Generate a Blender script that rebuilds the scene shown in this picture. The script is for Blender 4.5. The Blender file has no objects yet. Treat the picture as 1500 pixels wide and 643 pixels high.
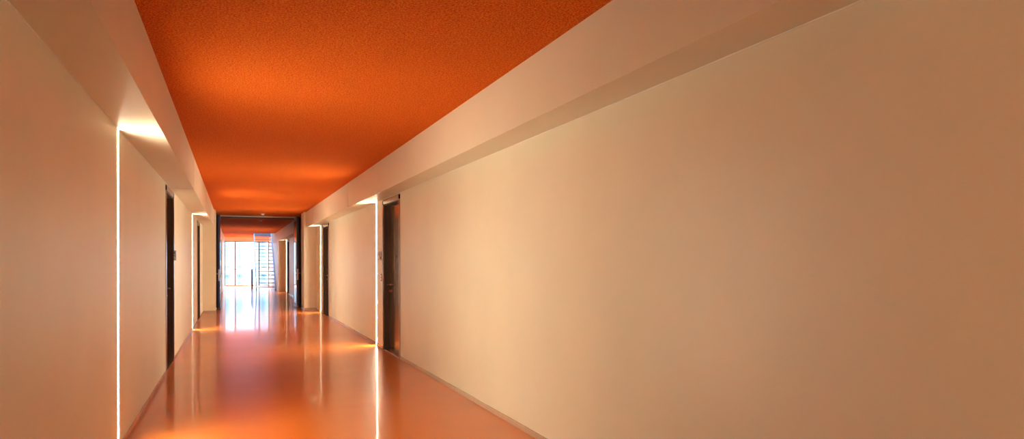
import bpy, bmesh, math, random
from mathutils import Vector, Matrix
random.seed(7)
S = bpy.context.scene
COL = S.collection
PI = math.pi

# ---------------------------------------------------------------- dimensions (metres)
XL, XR = -0.797, 2.2246          # recessed wall planes
BL, BR = -0.505, 1.9404          # inner faces of the two bulkheads
ZS, ZC = 2.424, 2.8737           # underside of bulkheads, ceiling
Y0 = -9.0                        # wall behind the camera
YW = 19.75                       # wing walls before the double door
YH = 22.0                        # hinge plane of the double door
YW2 = 22.35
YE = 32.5                        # end of the second bay
YF = 41.2                        # window wall
TH = 0.3

# ---------------------------------------------------------------- materials
def mat(name):
    m = bpy.data.materials.new(name); m.use_nodes = True
    nt = m.node_tree; b = nt.nodes['Principled BSDF']
    return m, nt, b
def nd(nt, t, **kw):
    n = nt.nodes.new(t)
    for k, v in kw.items():
        if k in n.inputs: n.inputs[k].default_value = v
        else: setattr(n, k, v)
    return n
def simple(name, col, rough=.5, metal=0., noise=.0, nscale=20., bump=0., bscale=60., coat=0., spec=.5, coords='Object', stretch=(1,1,1), bdist=.002):
    m, nt, b = mat(name); L = nt.links.new
    b.inputs['Roughness'].default_value = rough; b.inputs['Metallic'].default_value = metal
    b.inputs['Specular IOR Level'].default_value = spec
    b.inputs['Coat Weight'].default_value = coat; b.inputs['Coat Roughness'].default_value = .05
    tc = nd(nt, 'ShaderNodeTexCoord'); mp = nd(nt, 'ShaderNodeMapping'); mp.inputs['Scale'].default_value = stretch
    L(tc.outputs[coords], mp.inputs['Vector'])
    n = nd(nt, 'ShaderNodeTexNoise', Scale=nscale, Detail=4.); L(mp.outputs[0], n.inputs['Vector'])
    r = nd(nt, 'ShaderNodeValToRGB')
    a = [max(0, c*(1-noise)) for c in col]; z = [min(1, c*(1+noise)) for c in col]
    r.color_ramp.elements[0].position = .3; r.color_ramp.elements[1].position = .7
    r.color_ramp.elements[0].color = (*a, 1); r.color_ramp.elements[1].color = (*z, 1)
    L(n.outputs['Fac'], r.inputs[0]); L(r.outputs[0], b.inputs['Base Color'])
    if bump:
        n2 = nd(nt, 'ShaderNodeTexNoise', Scale=bscale, Detail=3.); L(mp.outputs[0], n2.inputs['Vector'])
        bp = nd(nt, 'ShaderNodeBump', Strength=bump, Distance=bdist); L(n2.outputs['Fac'], bp.inputs['Height']); L(bp.outputs[0], b.inputs['Normal'])
    return m

M = {}
WALL = (.775, .71, .585)
M['wall'] = simple('cream_plaster', WALL, .42, noise=.03, nscale=1.5, bump=.25, bscale=90, spec=.5)
M['bulk'] = simple('cream_bulkhead_paint', WALL, .42, noise=.02, nscale=2, bump=.08, bscale=50, spec=.5)
M['seam'] = simple('dark_panel_joint', (.45, .36, .3), .6)  # darker tone of the joints between fascia panels
M['base'] = simple('satin_beige_baseboard', (.70, .60, .50), .18, metal=.5, noise=.04)
M['bronze'] = simple('dark_bronze_frame', (.38, .32, .29), .18, metal=1., noise=.06, nscale=6)
M['reveal'] = simple('dark_brown_reveal', (.10, .075, .06), .32, metal=.3, noise=.08)
M['leaf'] = simple('brown_gloss_door_leaf', (.26, .18, .13), .13, metal=.75, noise=.08, nscale=5, stretch=(1, 1, .2))
M['steel'] = simple('brushed_steel', (.72, .68, .64), .22, metal=1., noise=.05, nscale=80)
M['darkmetal'] = simple('slate_blue_metal', (.05, .07, .15), .3, metal=.3, noise=.1)
M['plate'] = simple('pale_handle_metal', (.62, .62, .68), .35, metal=.3, noise=.03)
M['lighttrack'] = simple('pale_aluminium_track', (.8, .76, .75), .35, metal=.2, noise=.03)
M['black'] = simple('black_rubber', (.012, .012, .014), .5, noise=.1)
M['white'] = simple('white_plastic', (.85, .84, .82), .35, noise=.02)
M['stair'] = simple('blue_grey_painted_steel', (.32, .40, .58), .35, metal=.3, noise=.06)
M['tread'] = simple('grey_blue_tread', (.30, .36, .50), .4, metal=.2, noise=.08)
M['winframe'] = simple('anodised_window_frame', (.10, .085, .085), .5, metal=.0, noise=.05)
M['sill'] = simple('brown_sill', (.36, .25, .18), .4, noise=.08)
M['facade'] = simple('white_facade_render', (.86, .86, .84), .8, noise=.02, nscale=.4)
M['facglass'] = simple('pale_cyan_facade_glass', (.30, .58, .66), .3, noise=.15, nscale=1.5)
M['facdark'] = simple('grey_window_bar', (.25, .3, .34), .5, noise=.05)
M['ground'] = simple('pale_street_paving', (.45, .45, .44), .8, noise=.08, nscale=.5)

# sprayed orange acoustic ceiling
def ceiling_mat():
    m, nt, b = mat('orange_sprayed_acoustic_ceiling'); L = nt.links.new
    tc = nd(nt, 'ShaderNodeTexCoord')
    n = nd(nt, 'ShaderNodeTexNoise', Scale=80., Detail=6., Roughness=.7); L(tc.outputs['Object'], n.inputs['Vector'])
    v = nd(nt, 'ShaderNodeTexVoronoi', Scale=110.); L(tc.outputs['Object'], v.inputs['Vector'])
    r = nd(nt, 'ShaderNodeValToRGB'); e = r.color_ramp.elements
    e[0].position = .40; e[0].color = (.82, .060, .005, 1); e[1].position = .58; e[1].color = (1., .28, .032, 1)
    L(n.outputs['Fac'], r.inputs[0]); L(r.outputs[0], b.inputs['Base Color'])
    b.inputs['Roughness'].default_value = .95; b.inputs['Specular IOR Level'].default_value = .1
    mx = nd(nt, 'ShaderNodeMath', operation='ADD'); L(n.outputs['Fac'], mx.inputs[0]); L(v.outputs['Distance'], mx.inputs[1])
    bp = nd(nt, 'ShaderNodeBump', Strength=1., Distance=.013); L(mx.outputs[0], bp.inputs['Height']); L(bp.outputs[0], b.inputs['Normal'])
    return m
M['ceil'] = ceiling_mat()

# poured orange resin floor, gently wavy, glossy
def floor_mat():
    m, nt, b = mat('orange_poured_resin_floor'); L = nt.links.new
    tc = nd(nt, 'ShaderNodeTexCoord')
    n = nd(nt, 'ShaderNodeTexNoise', Scale=1.3, Detail=6.); L(tc.outputs['Object'], n.inputs['Vector'])
    r = nd(nt, 'ShaderNodeValToRGB'); e = r.color_ramp.elements
    e[0].position = .3; e[0].color = (.58, .150, .018, 1); e[1].position = .7; e[1].color = (.66, .178, .024, 1)
    L(n.outputs['Fac'], r.inputs[0]); L(r.outputs[0], b.inputs['Base Color'])
    n3 = nd(nt, 'ShaderNodeTexNoise', Scale=3., Detail=5.); L(tc.outputs['Object'], n3.inputs['Vector'])
    mr = nd(nt, 'ShaderNodeMapRange'); mr.inputs['To Min'].default_value = .28; mr.inputs['To Max'].default_value = .32
    L(n3.outputs['Fac'], mr.inputs[0]); L(mr.outputs[0], b.inputs['Roughness'])
    b.inputs['Specular IOR Level'].default_value = .45
    b.inputs['Coat Weight'].default_value = .4; b.inputs['Coat Roughness'].default_value = .06; b.inputs['Coat IOR'].default_value = 1.5
    mp = nd(nt, 'ShaderNodeMapping'); mp.inputs['Scale'].default_value = (.03, 1.2, 1); mp.inputs['Rotation'].default_value = (0, 0, .05)
    L(tc.outputs['Object'], mp.inputs['Vector'])
    n2 = nd(nt, 'ShaderNodeTexNoise', Scale=1.1, Detail=2.5, Roughness=.45); L(mp.outputs[0], n2.inputs['Vector'])
    bp = nd(nt, 'ShaderNodeBump', Strength=.4, Distance=.004); L(n2.outputs['Fac'], bp.inputs['Height']); L(bp.outputs[0], b.inputs['Normal'])
    return m
M['floor'] = floor_mat()

def emit(name, col, s):
    m = bpy.data.materials.new(name); m.use_nodes = True; nt = m.node_tree; nt.nodes.clear()
    e = nt.nodes.new('ShaderNodeEmission'); e.inputs[0].default_value = (*col, 1); e.inputs[1].default_value = s
    o = nt.nodes.new('ShaderNodeOutputMaterial'); nt.links.new(e.outputs[0], o.inputs[0]); return m
LED_COL = (1., .87, .59)
M['led'] = emit('warm_led_diffuser', LED_COL, 165.)
M['ledfill'] = emit('rear_fill_diffuser', LED_COL, 80.)  # weaker emitter for the added fill lines behind the camera
M['housing'] = simple('white_led_channel', (.88, .86, .83), .4, noise=.01)

def glass_mat(name, tint, ior=1.45, rough=0.):
    m = bpy.data.materials.new(name); m.use_nodes = True; nt = m.node_tree; nt.nodes.clear(); L = nt.links.new
    t = nd(nt, 'ShaderNodeBsdfTransparent'); t.inputs[0].default_value = (*tint, 1)
    g = nd(nt, 'ShaderNodeBsdfGlossy', Roughness=rough)
    f = nd(nt, 'ShaderNodeFresnel', IOR=ior); x = nd(nt, 'ShaderNodeMixShader'); o = nd(nt, 'ShaderNodeOutputMaterial')
    L(f.outputs[0], x.inputs[0]); L(t.outputs[0], x.inputs[1]); L(g.outputs[0], x.inputs[2]); L(x.outputs[0], o.inputs[0])
    return m
M['glass'] = glass_mat('clear_glass', (.96, .98, .98))
M['blueglass'] = glass_mat('blue_tinted_glass', (.35, .48, .72))

# ---------------------------------------------------------------- mesh helpers
def bx(bm, x0, x1, y0, y1, z0, z1, mi=0):
    x0, x1 = min(x0, x1), max(x0, x1); y0, y1 = min(y0, y1), max(y0, y1); z0, z1 = min(z0, z1), max(z0, z1)
    v = [bm.verts.new(p) for p in ((x0,y0,z0),(x1,y0,z0),(x1,y1,z0),(x0,y1,z0),(x0,y0,z1),(x1,y0,z1),(x1,y1,z1),(x0,y1,z1))]
    for f in ((3,2,1,0),(4,5,6,7),(0,1,5,4),(1,2,6,5),(2,3,7,6),(3,0,4,7)):
        fc = bm.faces.new([v[i] for i in f]); fc.material_index = mi
def cyl(bm, c, axis, r0, r1, l, n=20, mi=0):
    """tapered cylinder starting at c along axis"""
    a = Vector(axis).normalized(); q = a.to_track_quat('Z', 'Y').to_matrix().to_4x4()
    mtx = Matrix.Translation(Vector(c) + a*l/2) @ q
    bmesh.ops.create_cone(bm, cap_ends=True, segments=n, radius1=r0, radius2=r1, depth=l, matrix=mtx)
def tube(bm, pts, r, n=12):
    rings = []
    for i, p in enumerate(pts):
        p = Vector(p); a = Vector(pts[max(i-1, 0)]); b = Vector(pts[min(i+1, len(pts)-1)])
        q = (b-a).to_track_quat('Z', 'Y')
        rings.append([bm.verts.new(p + q @ Vector((r*math.cos(2*PI*k/n), r*math.sin(2*PI*k/n), 0))) for k in range(n)])
    for a, b in zip(rings, rings[1:]):
        for k in range(n): bm.faces.new((a[k], a[(k+1) % n], b[(k+1) % n], b[k]))
    bm.faces.new(rings[0][::-1]); bm.faces.new(rings[-1])
def obj(name, bm, m, parent=None, bevel=0., smooth=False, loc=None):
    bmesh.ops.recalc_face_normals(bm, faces=bm.faces)
    if bevel: bmesh.ops.bevel(bm, geom=list(bm.edges), offset=bevel, segments=2, affect='EDGES', clamp_overlap=True)
    me = bpy.data.meshes.new(name); bm.to_mesh(me); bm.free()
    if smooth:
        for p in me.polygons: p.use_smooth = True
        me.set_sharp_from_angle(angle=math.radians(40))
    for x in (m if isinstance(m, (list, tuple)) else [m]): me.materials.append(x)
    o = bpy.data.objects.new(name, me); COL.objects.link(o)
    if loc: o.location = loc
    if parent: o.parent = parent
    return o
def new(): return bmesh.new()
def empty(name, loc, label=None, cat=None, group=None, kind=None):
    o = bpy.data.objects.new(name, None); COL.objects.link(o); o.location = loc; o.empty_display_size = .1
    tag(o, label, cat, group, kind); return o
def tag(o, label=None, cat=None, group=None, kind=None):
    if label: o['label'] = label
    if cat: o['category'] = cat
    if group: o['group'] = group
    if kind: o['kind'] = kind
    return o
def copy_tree(o, parent=None):
    c = o.copy(); COL.objects.link(c); c.parent = parent
    for ch in list(o.children): copy_tree(ch, c)
    return c

# ---------------------------------------------------------------- layout lists
D1, D2, D3 = (9.34, 10.40), (17.0, 18.05), (29.8, 30.85)
DOOR_TOP = 2.40
SW = .065                        # LED slot width
SD = .010                        # slot depth
LED_L = [-2.0, 5.62, 15.07]
LED_R = [-1.0, 10.98, 18.66]

def wall_bm(side, X, ya, yb, doors, slots, z1=ZC+.2):
    """wall slab with door holes and light slots; side -1 left, +1 right"""
    bm = new(); cuts = [(a, b, 'd') for a, b in doors] + [(s-SW/2, s+SW/2, 's') for s in slots]
    cuts.sort(); y = ya
    for a, b, k in cuts:
        bx(bm, X, X+side*TH, y, a, 0, z1)
        if k == 'd': bx(bm, X, X+side*TH, a, b, DOOR_TOP, z1)
        else:
            bx(bm, X+side*.02, X+side*TH, a, b, 0, z1)
            bx(bm, X, X+side*.02, a, b, ZS, z1)
        y = b
    bx(bm, X, X+side*TH, y, yb, 0, z1)
    return bm

# ---------------------------------------------------------------- the setting
bm = new(); bx(bm, XL-TH, XR+TH, Y0-TH, YF+.3, -.25, 0)
tag(obj('floor', bm, M['floor']), 'glossy orange poured resin floor running the length of the corridor', kind='structure')

# ceiling with stair opening
SX0, SX1, SY0, SY1 = .96, 1.94, 35.1, 38.75
bm = new()
bx(bm, BL-.1, BR+.1, Y0, YH+.02, ZC, ZC+.25)
bx(bm, BL-.1, BR+.1, YH+.02, SY0, ZC, ZC+.25)
# a ragged fibrous lip where the sprayed coat meets each bulkhead
o = obj('ceiling', bm, M['ceil']); tag(o, 'rough sprayed orange acoustic ceiling between the two cream bulkheads', kind='structure')

tag(obj('wall_left', wall_bm(-1, XL, Y0, YW, [D1, D2], LED_L), M['wall']), 'cream plaster wall on the left with the first light line', kind='structure')
tag(obj('wall_right', wall_bm(1, XR, Y0, YW, [D1, D2], LED_R), M['wall']), 'long cream plaster wall on the right', kind='structure')
bm = new(); bx(bm, XL-TH, XR+TH, Y0-TH, Y0, 0, ZC+.2)
tag(obj('wall_back', bm, M['wall']), 'wall closing the corridor behind the camera', kind='structure')
# second bay
tag(obj('wall_right_far', wall_bm(1, XR, YW2, YE, [D3], [31.4]), M['wall']), 'recessed right wall beyond the double doors', kind='structure')
tag(obj('wall_left_far', wall_bm(-1, XL, YW2, YE, [], []), M['wall']), 'recessed left wall beyond the double doors', kind='structure')
# end bay
bm = new(); bx(bm, BL, XL-TH, YE, YF+.3, 0, ZC+.2)
tag(obj('wall_left_end', bm, M['wall']), 'white wall leading to the far window on the left', kind='structure')
bm = new(); bx(bm, BR, XR+TH, YE, YF+.3, 0, ZC+.2)
tag(obj('wall_right_end', bm, M['wall']), 'wall beside the steel stair', kind='structure')
# wing walls before and after the double door, with a shallow pocket for each open leaf
bm = new()
bx(bm, -.47, XL-TH, YW, 20.6, 0, ZC+.2); bx(bm, -.60, XL-TH, 20.6, YH+.1, 0, ZC+.2); bx(bm, -.47, XL-TH, YH+.1, YW2, 0, ZC+.2)
tag(obj('wall_left_wing', bm, M['wall']), 'projecting wing wall left of the double doors', kind='structure')
bm = new()
bx(bm, 1.885, XR+TH, YW, 20.6, 0, ZC+.2); bx(bm, 2.0, XR+TH, 20.6, YH+.1, 0, ZC+.2); bx(bm, 1.885, XR+TH, YH+.1, YW2, 0, ZC+.2)
tag(obj('wall_right_wing', bm, M['wall']), 'projecting wing wall right of the double doors', kind='structure')

# bulkheads
def bulkhead(name, side, X, Xw, ya, yb, seams, label):
    bm = new(); bx(bm, X, Xw, ya, yb, ZS, ZC+.25)
    o = obj(name, bm, M['bulk'], bevel=0.0); tag(o, label, kind='structure')
    for y in seams:
        b2 = new(); bx(b2, X+side*.002, X-side*.0012, y-.004, y+.004, ZS-.001, ZC); bx(b2, X, Xw, y-.004, y+.004, ZS+.002, ZS-.0012)
        obj('panel_seam', b2, M['seam'], o)
    return o
bulkhead('trim_1', -1, BL, XL, Y0, YW, [9.9, 14.2, 17.0], 'cream bulkhead along the top of the left wall')
bulkhead('trim_2', 1, BR, XR, Y0, YW, [12.2, 15.2, 17.9], 'cream bulkhead along the top of the right wall')
bulkhead('trim_3', -1, BL, XL, YW2, YE, [], 'left bulkhead beyond the double doors')
bulkhead('trim_4', 1, BR, XR, YW2, YE, [28.5, 25.0], 'right bulkhead beyond the double doors')

# baseboards: thin satin strips, broken at doors and slots
def baseboard(name, side, X, ya, yb, gaps, h=.05, t=.010, label=None):
    bm = new(); y = ya
    for a, b in sorted(gaps):
        bx(bm, X-side*t, X, y, a, .001, h); y = b
    bx(bm, X-side*t, X, y, yb, .001, h)
    o = obj(name, bm, M['base'], bevel=.002); tag(o, label, kind='structure'); return o
dl = lambda ds: [(a-.062, b+.062) for a, b in ds]
sl = lambda ss: [(s-SW/2, s+SW/2) for s in ss]
baseboard('baseboard_left', -1, XL, Y0, YW, dl([D1, D2])+sl(LED_L), label='low satin baseboard along the left wall')
baseboard('baseboard_right', 1, XR, Y0, YW, dl([D1, D2])+sl(LED_R), label='low satin baseboard along the right wall')
baseboard('baseboard_right_far', 1, XR, YW2, YE, dl([D3])+sl([31.4]), label='baseboard beyond the double doors on the right')
bm = new()
bx(bm, XL+.01, -.46, YW-.01, YW, .001, .07); bx(bm, -.47, -.46, YW, 20.6, .001, .07)
tag(obj('baseboard_left_wing', bm, M['base'], bevel=.002), 'baseboard of the left wing wall', kind='structure')
bm = new()
bx(bm, XR-.01, 1.875, YW-.01, YW, .001, .07); bx(bm, 1.885, 1.875, YW, 20.6, .001, .07)
tag(obj('baseboard_right_wing', bm, M['base'], bevel=.002), 'baseboard of the right wing wall', kind='structure')
# fine caulk bead where the walls meet the bulkheads
bm = new(); bx(bm, XL, XL+.005, Y0, YW, ZS-.005, ZS-.0005); tag(obj('trim_5', bm, M['housing']), 'fine pale bead under the left bulkhead', kind='structure')
bm = new(); bx(bm, XR, XR-.005, Y0, YW, ZS-.005, ZS-.0005); tag(obj('trim_6', bm, M['housing']), 'fine pale bead under the right bulkhead', kind='structure')

bm = new(); bx(bm, BL-.1, SX0, SY0, YF, ZC, ZC+.25)
tag(obj('ceiling_far', bm, M['ceil']), 'orange ceiling beside the stair opening', kind='structure')
bm = new(); bx(bm, SX0, BR+.1, SY1, YF, ZC, ZC+.25)
tag(obj('ceiling_landing', bm, M['ceil']), 'orange ceiling between the stair opening and the far window', kind='structure')

# ---------------------------------------------------------------- recessed light lines
def light_line(side, X, y, label, m='led', grp='vertical light lines set in the corridor walls'):
    t = empty('linear_wall_light', (X, y, 0), label, 'light', grp)
    w = SW/2 - .0006
    h = ZS - .008
    bm = new()                                   # U shaped channel
    bx(bm, side*.0005, side*(SD+.006), -w, -w+.002, .003, h); bx(bm, side*.0005, side*(SD+.006), w-.002, w, .003, h)
    bx(bm, side*(SD+.004), side*(SD+.006), -w+.002, w-.002, .003, h)
    obj('channel', bm, M['housing'], t)
    bm = new(); bx(bm, side*SD, side*(SD+.003), -w+.0025, w-.0025, .005, h-.002)
    obj('diffuser', bm, M[m], t)
    return t
light_line(-1, XL, 5.62, 'tall glowing light line in the left wall nearest the camera')
light_line(-1, XL, 15.07, 'thin glowing light line in the left wall between the two left doors')
light_line(1, XR, 10.98, 'bright vertical light line beside the nearest door on the right')
light_line(1, XR, 18.66, 'vertical light line on the right wall just before the double doors')
light_line(1, XR, 31.4, 'small light line in the right wall beyond the double doors')
light_line(-1, XL, -2.0, 'added fill light line in the left wall behind the camera', 'ledfill')  # this and the next are added out of view to brighten the near walls
light_line(1, XR, -1.0, 'added fill light line in the right wall behind the camera', 'ledfill')

# ---------------------------------------------------------------- apartment doors
def apt_door(name, side, X, ya, yb, label):
    t = empty(name, (X, (ya+yb)/2, 0), label, kind='structure')
    w = (yb-ya)/2; n = -side; FW = .06; P = .010; DEP = .085
    bm = new()                                   # face frame, proud of the wall
    bx(bm, 0, n*P, -w-FW, -w+.004, .002, DOOR_TOP+.0); bx(bm, 0, n*P, w-.004, w+FW, .002, DOOR_TOP+.0)
    bx(bm, 0, n*P, -w-FW, w+FW, DOOR_TOP-.065, DOOR_TOP+.012)
    obj('door_frame', bm, M['bronze'], t, bevel=.0015)
    bm = new()                                   # reveal lining
    bx(bm, side*.001, side*(DEP+.06), -w+.001, -w+.012, .002, DOOR_TOP-.002); bx(bm, side*.001, side*(DEP+.06), w-.012, w-.001, .002, DOOR_TOP-.002)
    bx(bm, side*.001, side*(DEP+.06), -w+.012, w-.012, DOOR_TOP-.078, DOOR_TOP-.002)
    obj('door_reveal', bm, M['reveal'], t)
    bm = new(); bx(bm, 0, side*(DEP+.05), -w+.012, w-.012, .001, .012)
    obj('threshold', bm, M['steel'], t, bevel=.002)
    bm = new(); bx(bm, side*DEP, side*(DEP+.05), -w+.016, w-.016, .014, DOOR_TOP-.08)
    leaf = obj('door_leaf', bm, M['leaf'], t, bevel=.002)
    # lever handle on the far side
    fx = side*DEP; hy = w-.085
    bm = new(); cyl(bm, (fx, hy, 1.05), (n, 0, 0), .026, .025, .009, 24); cyl(bm, (fx+n*.008, hy, 1.05), (n, 0, 0), .0105, .0105, .045, 16)
    tube(bm, [(fx+n*.052, hy+.012, 1.05), (fx+n*.055, hy, 1.05), (fx+n*.057, hy-.03, 1.05), (fx+n*.057, hy-.09, 1.05), (fx+n*.055, hy-.128, 1.049)], .0095)
    obj('lever_handle', bm, M['steel'], leaf, smooth=True)
    bm = new(); cyl(bm, (fx, hy, .945), (n, 0, 0), .025, .024, .009, 24); cyl(bm, (fx+n*.008, hy, .945), (n, 0, 0), .014, .012, .014, 16)
    obj('lock_cylinder', bm, M['steel'], leaf, smooth=True)
    bm = new(); cyl(bm, (fx, 0, 1.50), (n, 0, 0), .013, .011, .006, 20)
    obj('peephole', bm, M['black'], leaf, smooth=True)
    return t
apt_door('door_1', -1, XL, *D1, 'dark bronze apartment door, nearest on the left')
apt_door('door_2', 1, XR, *D1, 'dark bronze apartment door, nearest on the right, beside the light line')
apt_door('door_3', -1, XL, *D2, 'dark bronze apartment door, second on the left by the wing wall')
apt_door('door_4', 1, XR, *D2, 'dark bronze apartment door, second on the right before the double doors')
apt_door('door_6', 1, XR, *D3, 'apartment door beyond the double doors on the right')

# house numbers (raised numerals) and bell buttons
def digit_mesh(ch, size, depth):
    cu = bpy.data.curves.new('numeral_curve', 'FONT'); cu.body = ch; cu.size = size; cu.extrude = depth/2; cu.align_x = 'CENTER'
    o = bpy.data.objects.new('tmp', cu); COL.objects.link(o)
    dg = bpy.context.evaluated_depsgraph_get(); dg.update()
    me = bpy.data.meshes.new_from_object(o.evaluated_get(dg)); bpy.data.objects.remove(o, do_unlink=True)
    me.materials.clear(); me.materials.append(M['steel']); return me
def number(side, X, y, z, text, label):
    t = empty('house_number', (X, y, z), label, 'number')
    t.rotation_euler = (PI/2, 0, -PI/2 if side > 0 else PI/2)
    for i, ch in enumerate(text):
        o = bpy.data.objects.new('numeral', digit_mesh(ch, .22, .022)); COL.objects.link(o)
        o.parent = t; o.location = ((i-.5)*.105, 0, .0112)
    return t
number(1, XR, 10.64, 1.44, '52', 'raised white apartment number between the light line and nearest right door')
number(-1, XL, 10.58, 1.44, '51', 'raised white apartment number just past the nearest left door')
def bell(side, X, y, z, label):
    t = empty('doorbell', (X, y, z), label, 'doorbell')
    bm = new(); bx(bm, 0, -side*.010, -.035, .035, -.06, .06); obj('plate', bm, M['base'], t, bevel=.003)
    bm = new(); cyl(bm, (-side*.010, 0, .022), (-side, 0, 0), .014, .012, .006); obj('button', bm, M['white'], t, smooth=True)
    bm = new(); cyl(bm, (-side*.010, 0, -.024), (-side, 0, 0), .014, .012, .006); obj('button', bm, M['white'], t, smooth=True)
bell(1, XR, 10.56, 1.16, 'small doorbell plate under the white number beside the nearest right door')

# ---------------------------------------------------------------- double door between the wing walls
t = empty('door_5', (.7, YH, 0), 'open pair of dark framed glass fire doors across the corridor', kind='structure')
def loc_obj(name, bm, m, parent=t, **k):
    bmesh.ops.translate(bm, verts=bm.verts, vec=Vector((-.7, -YH, 0))); return obj(name, bm, m, parent, **k)
bm = new(); bx(bm, -.598, -.44, YH, YH+.08, 0, ZC-.004); loc_obj('door_jamb', bm, M['darkmetal'], bevel=.004)
bm = new(); bx(bm, 1.84, 1.998, YH, YH+.08, 0, ZC-.004); loc_obj('door_jamb', bm, M['darkmetal'], bevel=.004)
bm = new(); bx(bm, -.44, 1.84, YH, YH+.08, ZC-.075, ZC-.004); loc_obj('door_head', bm, M['black'], bevel=.004)
bm = new(); bx(bm, -.43, 1.83, YH-.06, YH-.001, ZC-.045, ZC-.004); loc_obj('closer_track', bm, M['lighttrack'], bevel=.004)
def leaf(xa, xb, side):
    """leaf folded back 90 degrees towards the camera: plane at x in [xa,xb], y from YH-1.1 to YH"""
    ya, yb = YH-1.10, YH-.062; zt = ZC-.06; ST = .10
    bm = new(); bx(bm, xa, xb, ya, ya+ST, .012, zt); bx(bm, xa, xb, yb-ST, yb, .012, zt)
    bx(bm, xa, xb, ya+ST, yb-ST, .012, .13); bx(bm, xa, xb, ya+ST, yb-ST, zt-.11, zt)
    lf = loc_obj('door_leaf', bm, M['darkmetal'], bevel=.003)
    xc = (xa+xb)/2; fx = xb-.014 if side < 0 else xa+.004
    bm = new(); bx(bm, fx, fx+.010, ya+ST-.005, yb-ST+.005, .125, zt-.105)
    loc_obj('glass_pane', bm, M['glass'], lf)
    # lock plate on the closing edge and levers on both faces
    bm = new(); bx(bm, xc-.022, xc+.022, ya-.006, ya, .86, 1.20); loc_obj('lock_plate', bm, M['plate'], lf, bevel=.002)
    for f, n in ((xa, -1), (xb, 1)):
        bm = new(); cyl(bm, (f, ya+.055, 1.07), (n, 0, 0), .024, .023, .008, 20); cyl(bm, (f+n*.008, ya+.055, 1.07), (n, 0, 0), .010, .010, .045, 14)
        tube(bm, [(f+n*.052, ya+.04, 1.07), (f+n*.055, ya+.09, 1.07), (f+n*.055, ya+.18, 1.07)], .011)
        loc_obj('lever_handle', bm, M['plate'], lf, smooth=True)
    bm = new(); cyl(bm, (xc, ya-.004, .03), (0, 0, 1), .016, .014, .035, 14); loc_obj('floor_bolt', bm, M['steel'], lf, smooth=True)
    bm = new(); bx(bm, xa-.004 if side < 0 else xb, xa if side < 0 else xb+.004, yb-.32, yb-.02, zt-.075, zt-.02)
    loc_obj('door_closer', bm, M['plate'], lf, bevel=.001)
leaf(-.435, -.372, -1)
leaf(1.775, 1.838, 1)

# ---------------------------------------------------------------- smoke detectors
def detector(x, y, label):
    t = empty('smoke_detector', (x, y, ZC), label, 'smoke detector', 'white smoke detectors on the orange ceiling')
    bm = new(); cyl(bm, (0, 0, 0), (0, 0, -1), .058, .058, .012, 28); obj('base', bm, M['white'], t, smooth=True)
    bm = new(); cyl(bm, (0, 0, -.012), (0, 0, -1), .050, .032, .035, 28); obj('sensor_head', bm, M['white'], t, smooth=True)
    bm = new(); cyl(bm, (0, 0, -.046), (0, 0, -1), .006, .005, .004, 10); obj('indicator', bm, M['black'], t)
detector(.80, 20.9, 'white round smoke detector on the ceiling in front of the double doors')
detector(.86, 24.2, 'white round smoke detector on the ceiling beyond the double doors')

# ---------------------------------------------------------------- steel stair
ST = empty('staircase', (1.46, 34.3, 0), 'open blue-grey steel stair rising beside the far window', 'staircase')
n_t, ya, yb, rise = 15, 34.30, 38.30, .190
def sloc(bm): bmesh.ops.translate(bm, verts=bm.verts, vec=Vector((-1.46, -34.3, 0))); return bm
def stringer(x0, x1):
    bm = new(); pr = []
    k = (15*rise)/(yb-ya)
    pts = [(ya-.16, 0), (ya+.10, 0), (yb+.30, 15*rise+.02), (yb+.30, 15*rise+.19), (yb+.20, 15*rise+.19), (ya-.16, .14)]
    a = [bm.verts.new((x0, y, z)) for y, z in pts]; b = [bm.verts.new((x1, y, z)) for y, z in pts]
    bm.faces.new(a); bm.faces.new(b[::-1])
    for i in range(len(pts)):
        j = (i+1) % len(pts); bm.faces.new((a[i], b[i], b[j], a[j]))
    obj('stringer', sloc(bm), M['stair'], ST)
stringer(1.0, 1.045); stringer(1.885, 1.930)
tr = None
for k in range(n_t):
    y = ya + (yb-ya)*k/(n_t-1)
    if tr is None:
        bm = new(); bx(bm, -.419, .419, -.10, .11, -.030, 0); bx(bm, -.419, .419, -.105, -.097, -.036, .003)
        tr = obj('tread', bm, M['tread'], ST, bevel=.002); c = tr
    else:
        c = tr.copy(); COL.objects.link(c)
    c.parent = ST; c.location = (.005, y-34.3, rise*(k+1))
bm = new(); bx(bm, 1.0, 1.93, yb+.28, yb+.44, 15*rise-.02, 15*rise+.15); obj('landing_edge', sloc(bm), M['stair'], ST, bevel=.003)
# stair guard next to the flight
G = empty('glass_guardrail', (.90, 36.6, 0), 'waist-high blue glass guard with steel posts left of the stair', 'railing')
for x, y in ((0, 0), (0, 1.0), (0, 2.0)):
    bm = new(); bx(bm, x-.03, x+.03, y-.012, y+.012, 0, 1.0); obj('post', bm, M['stair'], G, bevel=.002)
bm = new(); bx(bm, -.028, .028, -.02, 2.02, 1.0, 1.025); obj('top_rail', bm, M['stair'], G, bevel=.003)
for y in (.02, 1.02):
    bm = new(); bx(bm, -.006, .006, y, y+.96, .06, .98); obj('glass_panel', bm, M['blueglass'], G)

# stairwell above the ceiling opening
bm = new()
bx(bm, SX0-.1, SX0, SY0, YF+.3, ZC+.25, 5.6); bx(bm, BR+.05, BR+.15, SY0, YF+.3, ZC+.25, 5.6)
bx(bm, SX0-.1, BR+.15, SY0-.1, SY0, ZC+.25, 5.6); bx(bm, SX0-.1, BR+.15, YF+.2, YF+.3, ZC+.25, 5.6)
tag(obj('wall_stairwell', bm, M['wall']), 'white walls of the stairwell above the ceiling', kind='structure')

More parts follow.
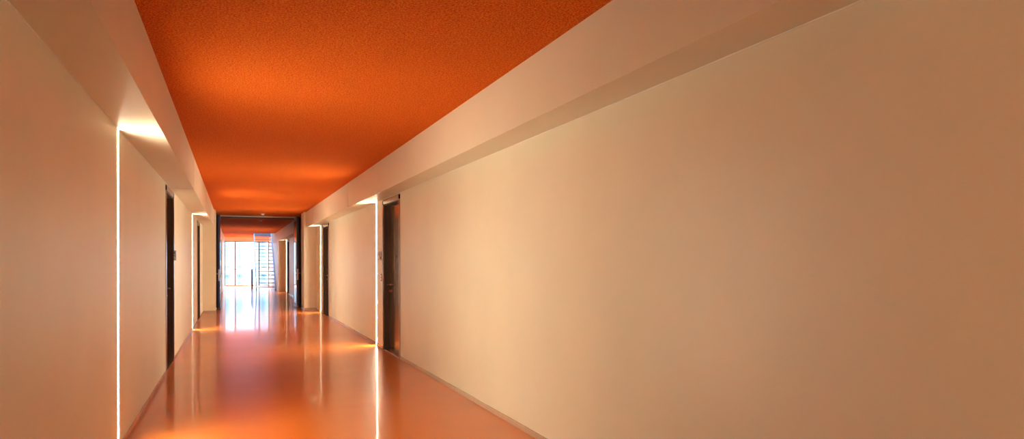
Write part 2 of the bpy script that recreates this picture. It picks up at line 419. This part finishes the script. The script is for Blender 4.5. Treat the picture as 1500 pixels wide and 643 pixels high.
W2 = empty('added_skylight', (1.47, 38.2, 5.6), 'added glass skylight letting daylight onto the stair', kind='structure')  # unseen skylight, added to brighten the stair and the far bay
bm = new(); hx, hy = .57, 3.15
bx(bm, -hx, hx, -hy, -hy+.06, 0, .06); bx(bm, -hx, hx, hy-.06, hy, 0, .06); bx(bm, -hx, -hx+.06, -hy+.06, hy-.06, 0, .06); bx(bm, hx-.06, hx, -hy+.06, hy-.06, 0, .06)
obj('window_frame', bm, M['winframe'], W2)
bm = new(); bx(bm, -hx+.06, hx-.06, -hy+.06, hy-.06, .02, .035); obj('glass_pane', bm, M['glass'], W2)

# ---------------------------------------------------------------- far window wall
bm = new(); bx(bm, BL, BR, YF, YF+.2, 2.63, ZC+.25)
tag(obj('wall_front', bm, M['wall']), 'pale lintel above the far window', kind='structure')
W = empty('window_1', (.7, YF+.05, 0), 'full height window at the end of the corridor', kind='structure')
def wl(bm): bmesh.ops.translate(bm, verts=bm.verts, vec=Vector((-.7, -(YF+.05), 0))); return bm
bm = new(); y0, y1 = YF+.03, YF+.09
bx(bm, BL, BR, y0, y1, 2.585, 2.63); bx(bm, BL, BR, y0, y1, .02, .07)
for x in (.075, 1.38): bx(bm, x-.04, x+.04, y0, y1, .07, 2.585)
bx(bm, BL, BL+.05, y0, y1, .07, 2.585); bx(bm, BR-.05, BR, y0, y1, .07, 2.585)
obj('window_frame', wl(bm), M['winframe'], W)
bm = new(); bx(bm, BL, BR, YF-.06, YF+.2, 0, .06); obj('window_sill', wl(bm), M['sill'], W, bevel=.004)
bm = new(); bx(bm, BL, BR, y0-.02, y0, .97, 1.01); obj('guard_bar', wl(bm), M['winframe'], W)
for a, b in ((BL+.05, .035), (.115, 1.34), (1.42, BR-.05)):
    bm = new(); bx(bm, a, b, YF+.055, YF+.063, .07, 2.585); obj('glass_pane', wl(bm), M['glass'], W)

# ---------------------------------------------------------------- outside: facade opposite
B = empty('apartment_building', (0, 60, -9), 'sunlit white building with pale cyan windows seen through the far window', 'building')
bm = new(); bx(bm, -16, 20, 0, 8, 0, 16.5); obj('facade', bm, M['facade'], B)
def fac_window(x, z, w, h):
    bm = new(); bx(bm, x-w/2, x+w/2, -.05, .02, z, z+h); wd = obj('window', bm, M['facglass'], B)
    bm = new()
    for k in range(1, 4): bx(bm, x-w/2, x+w/2, -.07, -.05, z+h*k/4-.02, z+h*k/4+.02)
    bx(bm, x-.02, x+.02, -.07, -.05, z, z+h)
    obj('window_bars', bm, M['facdark'], wd)
for zi in range(-1, 3):
    for x in (-2.6, -.56, .42, 2.3, 3.1, 4.6, -3.8):
        z = 9+1.55+zi*2.75
        fac_window(x, z, .44, 1.65)
for x in (-.5, .45, 2.4, -2.4):
    for z in (9.9, 9.1):
        fac_window(x, z, .46, .22)
bm = new(); bx(bm, -40, 40, YF+1.5, 160, -9.3, -9)
tag(obj('ground', bm, M['ground']), 'pale street paving below the far window', kind='structure')

# ---------------------------------------------------------------- light
w = bpy.data.worlds.new('World'); S.world = w; w.use_nodes = True
bg = w.node_tree.nodes['Background']; bg.inputs[0].default_value = (.45, .67, 1., 1); bg.inputs[1].default_value = 9.
ld = bpy.data.lights.new('window_portal', 'AREA'); ld.shape = 'RECTANGLE'; ld.size = BR-BL; ld.size_y = 2.55
ld.cycles.is_portal = True
lo = bpy.data.objects.new('window_portal', ld); COL.objects.link(lo); lo.location = ((BL+BR)/2, YF+.15, 1.33); lo.rotation_euler = (-PI/2, 0, 0)
ld = bpy.data.lights.new('added_skylight_portal', 'AREA'); ld.shape = 'RECTANGLE'; ld.size = 1.0; ld.size_y = 6.1
ld.cycles.is_portal = True
lo = bpy.data.objects.new('added_skylight_portal', ld); COL.objects.link(lo); lo.location = (1.47, 38.2, 5.7)
sd = bpy.data.lights.new('sun', 'SUN'); sd.energy = 75.; sd.angle = math.radians(1.); sd.color = (1., .96, .9)
so = bpy.data.objects.new('sun', sd); COL.objects.link(so); so.rotation_euler = (math.radians(-54), 0, math.radians(-12))

# ---------------------------------------------------------------- camera
cam = bpy.data.cameras.new('camera'); co = bpy.data.objects.new('camera', cam); COL.objects.link(co); S.camera = co
cam.sensor_width = 36.; cam.sensor_fit = 'HORIZONTAL'; cam.lens = 946.53/1500*36
cam.shift_y = (382.77-321.5)/1500
cam.clip_start = .05; cam.clip_end = 400
co.matrix_world = Matrix.Translation((0, 0, 1.42)) @ Matrix.Rotation(-math.radians(23.2895), 4, 'Z') @ Matrix.Rotation(PI/2, 4, 'X') @ Matrix.Rotation(-math.radians(.1165), 4, 'Z')

S.view_settings.view_transform = 'Standard'; S.view_settings.look = 'None'
S.view_settings.gamma = 1.; S.view_settings.use_curve_mapping = False
S.view_settings.exposure = 0.06
